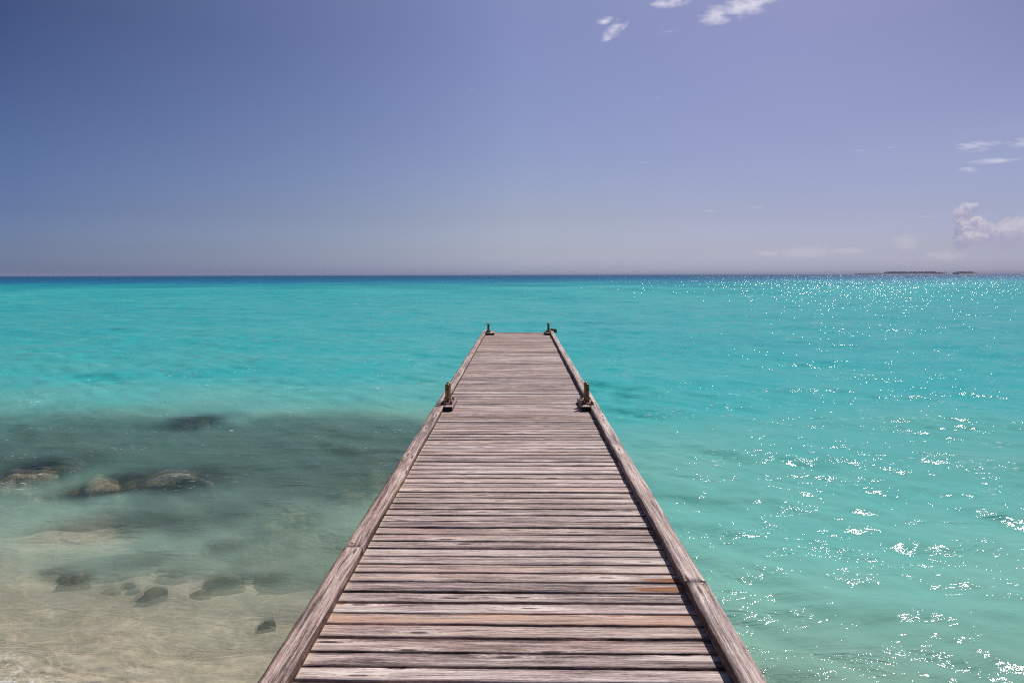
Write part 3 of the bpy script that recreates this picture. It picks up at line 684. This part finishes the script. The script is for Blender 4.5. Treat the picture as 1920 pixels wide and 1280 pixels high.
endshade_m, nt = material('painted_end_shade')  # near-black colour standing in for shade on the block front
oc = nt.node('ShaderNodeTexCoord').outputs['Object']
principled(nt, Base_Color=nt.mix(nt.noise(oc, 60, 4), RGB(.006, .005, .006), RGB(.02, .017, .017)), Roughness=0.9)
GB = 'double mooring bollards bolted along the jetty edges'
def bollard(name, xp, yp, plate, block, label, post_h=0.225):
    """xp, yp: centre of the base plate; plate/block given as (x0, x1, y0, y1) about it"""
    zt = DECK+0.003+RAIL_H+0.003
    root = tag(empty(name, (xp, yp, zt)), label, 'bollard', GB)
    px0, px1, py0, py1 = plate; bx0, bx1, by0, by1 = block
    b = Boards()
    b.add((bx0+bx1)/2, (by0+by1)/2, (DECK+0.003-zt)+0.027, by1-by0, bx1-bx0, 0.054, 'y', 8, 0.004, 0, 0.0008, -0.02, 0.2, 0.37+xp*0.1+yp*0.013, 0.6, -0.5)  # block ends darkened in the colour to deepen their shade
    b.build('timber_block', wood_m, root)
    bm = bmesh.new(); zb_ = DECK+0.003-zt
    bm_box(bm, bx0+0.008, bx1-0.008, by0-0.0035, by0+0.002, zb_+0.005, zb_+0.045, 0.001); from_bm('shade_panel', bm, endshade_m, root)  # thin black sheet added over the block front to paint its shade
    z0 = 0.0035
    bm = bmesh.new(); bm_box(bm, px0, px1, py0, py1, z0, z0+0.011, 0.002); pl = from_bm('base_plate', bm, rust_m, root)
    for sx in (px0+0.022, px1-0.022):
        for sy in (py0+0.03, py1-0.03):
            bm = bmesh.new()
            bm_lathe(bm, [(0.017, z0+0.0105), (0.017, z0+0.014), (0.0145, z0+0.0142), (0.0145, z0+0.024), (0.009, z0+0.0245), (0.009, z0+0.036), (0, z0+0.037)], sx, sy, 6)
            from_bm('bolt', bm, darkbolt_m, pl)
    for k, yy in enumerate((py0+0.095, py0+0.235)):
        R = 0.027; zb = z0+0.0105
        bm = bmesh.new()
        prof = [(R+0.004, zb), (R+0.004, zb+0.004), (R, zb+0.007)] + [(R, zb+0.007+(post_h-0.033)*t) for t in (0.25, .5, .75, 1)]
        zs = prof[-1][1]
        prof += [(R*math.cos(q), zs+R*math.sin(q)*0.95) for q in np.radians([12, 25, 40, 55, 70, 82])] + [(0, zs+R*0.955)]
        bm_lathe(bm, prof, (px0+px1)/2, yy, 24)
        po = from_bm('post', bm, metal_m, root, True)
        # the pin through the post
        bm = bmesh.new()
        bm_lathe(bm, [(0, -0.035), (0.010, -0.035), (0.012, -0.030), (0.012, 0.030), (0.010, 0.035), (0, 0.035)], 0, 0, 14)
        bmesh.ops.rotate(bm, verts=bm.verts, cent=(0, 0, 0), matrix=Matrix.Rotation(math.pi/2, 3, 'X'))
        bmesh.ops.translate(bm, verts=bm.verts, vec=((px0+px1)/2+0.003, yy, zb+post_h*0.70))
        from_bm('pin', bm, darkbolt_m, po, True)
    return root
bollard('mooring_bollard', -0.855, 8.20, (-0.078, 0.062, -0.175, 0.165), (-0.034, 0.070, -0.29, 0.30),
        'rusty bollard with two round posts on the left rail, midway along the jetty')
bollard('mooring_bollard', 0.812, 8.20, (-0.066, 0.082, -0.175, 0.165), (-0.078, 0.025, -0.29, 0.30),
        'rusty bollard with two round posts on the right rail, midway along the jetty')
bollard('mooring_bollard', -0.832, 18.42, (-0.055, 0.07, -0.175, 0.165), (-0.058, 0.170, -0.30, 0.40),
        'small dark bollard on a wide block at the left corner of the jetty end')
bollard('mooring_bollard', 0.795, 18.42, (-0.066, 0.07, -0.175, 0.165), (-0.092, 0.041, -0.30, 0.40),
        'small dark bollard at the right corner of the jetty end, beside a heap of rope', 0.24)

# rope heap by the far right bollard
rope_m, nt = material('old_rope')
oc = nt.node('ShaderNodeTexCoord').outputs['Object']
wv_ = nt.node('ShaderNodeTexWave', i_Scale=60.0, i_Distortion=2.0); nt.l.new(oc, wv_.inputs[0])
principled(nt, Base_Color=nt.mix(nt.math('MULTIPLY', wv_.outputs['Fac'], nt.noise(oc, 9, 3)), RGB(0.035, 0.022, 0.018), RGB(0.36, 0.23, 0.14)), Roughness=0.9)
cu = bpy.data.curves.new('rope', 'CURVE'); cu.dimensions = '3D'; cu.bevel_depth = 0.017; cu.bevel_resolution = 3; cu.resolution_u = 5
spn = cu.splines.new('NURBS'); rp = random.Random(3)
pts = []
for k in range(60):
    t = k/59; a = k*0.95
    pts.append((0.03 + 0.13*t + (0.035+0.02*math.sin(k*.7))*math.cos(a), 0.06*math.sin(a), 0.018 + 0.05*abs(math.sin(k*1.7))*(1-.3*t) - 0.07*max(0, t-.75)/.25))
spn.points.add(len(pts)-1)
for p, q in zip(spn.points, pts): p.co = (*q, 1)
spn.use_endpoint_u = True; spn.order_u = 4
co = bpy.data.objects.new('tmp_rope', cu); COL.objects.link(co)
dg = bpy.context.evaluated_depsgraph_get(); rm_ = bpy.data.meshes.new_from_object(co.evaluated_get(dg)); bpy.data.objects.remove(co)
rm_.materials.clear()
ro = link_mesh('mooring_rope', rm_, rope_m, smooth=True); ro.location = (0.86, 18.72, DECK+RAIL_H+0.004)
tag(ro, 'tangled heap of dark brown rope hanging over the right corner of the jetty end', 'rope')

# ------------------------------------------------------------------ islands on the horizon
isand_m, nt = material('island_sand')
pos = nt.node('ShaderNodeNewGeometry').outputs['Position']
principled(nt, Base_Color=nt.mix(nt.noise(pos, .05, 3), RGB(.5, .44, .34), RGB(.62, .56, .45)), Roughness=.9)
leaf_m, nt = material('island_foliage')
pos = nt.node('ShaderNodeNewGeometry').outputs['Position']
principled(nt, Base_Color=nt.ramp(nt.noise(pos, .12, 4), [(.3, (.02, .032, .014)), (.7, (.075, .10, .04))]), Roughness=.9)
trunk_m, nt = material('palm_trunk')
pos = nt.node('ShaderNodeNewGeometry').outputs['Position']
principled(nt, Base_Color=nt.mix(nt.noise(pos, 2, 3), RGB(.10, .08, .06), RGB(.2, .16, .12)), Roughness=.9)
IY = 4200.0
def ix(px):
    d = ray(px, 512); return d.x/d.y*IY
MPP = IY/FPX
def island(px0, px1, lab_island, lab_wood, hfun, seed, depth=110):
    x0, x1 = ix(px0), ix(px1); cx = (x0+x1)/2; hw = (x1-x0)/2
    n, m = 60, 14
    t = np.linspace(-1, 1, n)[None, :]; s = np.linspace(-1, 1, m)[:, None]
    prof = np.clip(1-np.abs(t)**4, 0, 1)*np.clip(1-s**2, 0, 1)
    P = np.stack([cx+hw*1.04*t*np.ones_like(s), IY+depth*s*np.ones_like(t), -1.2+3.2*prof**.5], -1)
    me = grid_mesh('island', P)
    tag(link_mesh('island', me, isand_m, smooth=True), lab_island, 'island', kind='structure')
    r = random.Random(seed); bm = bmesh.new()
    N = int((px1-px0)*2.6)
    for k in range(N):
        px = r.uniform(px0, px1); H = hfun(px)*MPP
        if H <= 0: continue
        w = r.uniform(3.0, 7.5); hh = H*r.uniform(.55, 1.0); y = IY + r.uniform(-.7, .7)*depth*.6
        sv = bmesh.ops.create_icosphere(bm, subdivisions=2, radius=1.0)['verts']
        o3 = Vector((r.uniform(0, 99), r.uniform(0, 99), 0))
        for q in sv:
            f = 1+.55*mnoise.noise(q.co*1.9+o3)
            q.co = Vector((ix(px)+q.co.x*w*f, y+q.co.y*w*f, max(0.3, hh*.5+1+q.co.z*hh*.5*f)))
    tag(from_bm('island_woods', bm, leaf_m, smooth=False), lab_wood, 'trees', kind='stuff')
def hmain(px):
    if px < 1625: return 0
    if px < 1664: return 2.1
    if px < 1755: return 5.2
    return 3.2 if px < 1764 else 0
island(1620, 1772, 'long low sandy island on the right of the horizon', 'grey green belt of trees covering the long island', hmain, 3)
island(1790, 1835, 'short island to the right of the long one', 'clump of trees covering the short island', lambda px: 5.0 if 1796 < px < 1818 else (3.0 if px < 1824 else 1.2), 4, 70)
for k, (a, b, w) in enumerate(((1602, 1609, 'leftmost tiny islet off the tip of the long island'), (1611, 1616, 'middle one of the tiny islets off the long island'), (1617.5, 1622, 'tiny islet nearest the tip of the long island'))):
    island(a, b, w, 'low scrub on the ' + w, lambda px: 1.6, 10+k, 20)
def palm(px, h, lean, label, seed):
    root = tag(empty('palm_tree', (ix(px), IY-30, 0.8)), label, 'palm tree', 'lone palms standing above the islands')
    r = random.Random(seed); bm = bmesh.new()
    prev = None; seg = 8
    for k in range(9):
        t = k/8; c = Vector((lean*h*t*t, 0, h*.86*t)); rad = .8*(1-.5*t)
        ring = [bm.verts.new(c+Vector((rad*math.cos(a), rad*math.sin(a), 0))) for a in np.linspace(0, 2*math.pi, seg, endpoint=False)]
        if prev:
            for i in range(seg): bm.faces.new((prev[i], prev[(i+1) % seg], ring[(i+1) % seg], ring[i]))
        prev = ring
    from_bm('trunk', bm, trunk_m, root, True)
    bm = bmesh.new(); top = Vector((lean*h, 0, h*.86))
    for k in range(16):
        a = k*2.4+r.random(); L = h*r.uniform(.3, .42); d = Vector((math.cos(a), math.sin(a), 0)); sd_ = Vector((-d.y, d.x, 0)); up = r.uniform(.1, .7)
        row = []
        for j in range(6):
            t = j/5; c = top+d*L*t+Vector((0, 0, L*(up*t-1.1*t*t))); wv = .9*math.sin(math.pi*min(1, .15+.85*t))+.1
            row.append((bm.verts.new(c-sd_*wv), bm.verts.new(c+Vector((0, 0, .35))), bm.verts.new(c+sd_*wv)))
        for A, B in zip(row[:-1], row[1:]):
            bm.faces.new((A[0], A[1], B[1], B[0])); bm.faces.new((A[1], A[2], B[2], B[1]))
    from_bm('crown', bm, leaf_m, root)
palm(1765.5, 15, .12, 'leaning palm at the right tip of the long island', 1)
palm(1769, 11, -.08, 'lowest palm, outermost on the right tip of the long island', 2)
palm(1817, 18, .02, 'single palm rising above the trees of the short island', 3)

# ------------------------------------------------------------------ air
hz = bpy.data.materials.new('haze'); hz.use_nodes = True; hz.node_tree.nodes.clear(); nt = NT(hz.node_tree)
o_ = nt.node('ShaderNodeOutputMaterial'); pv = nt.node('ShaderNodeVolumePrincipled'); nt.l.new(pv.outputs[0], o_.inputs['Volume'])
pv.inputs['Color'].default_value = (0.46, 0.47, 0.66, 1); pv.inputs['Density'].default_value = HAZE = 0.00009; pv.inputs['Anisotropy'].default_value = 0.0
bm = bmesh.new(); bm_box(bm, -12800, 12800, -12800, 12800, -32, 23)
tag(from_bm('haze', bm, hz), 'thin pale sea haze', 'haze', kind='stuff')
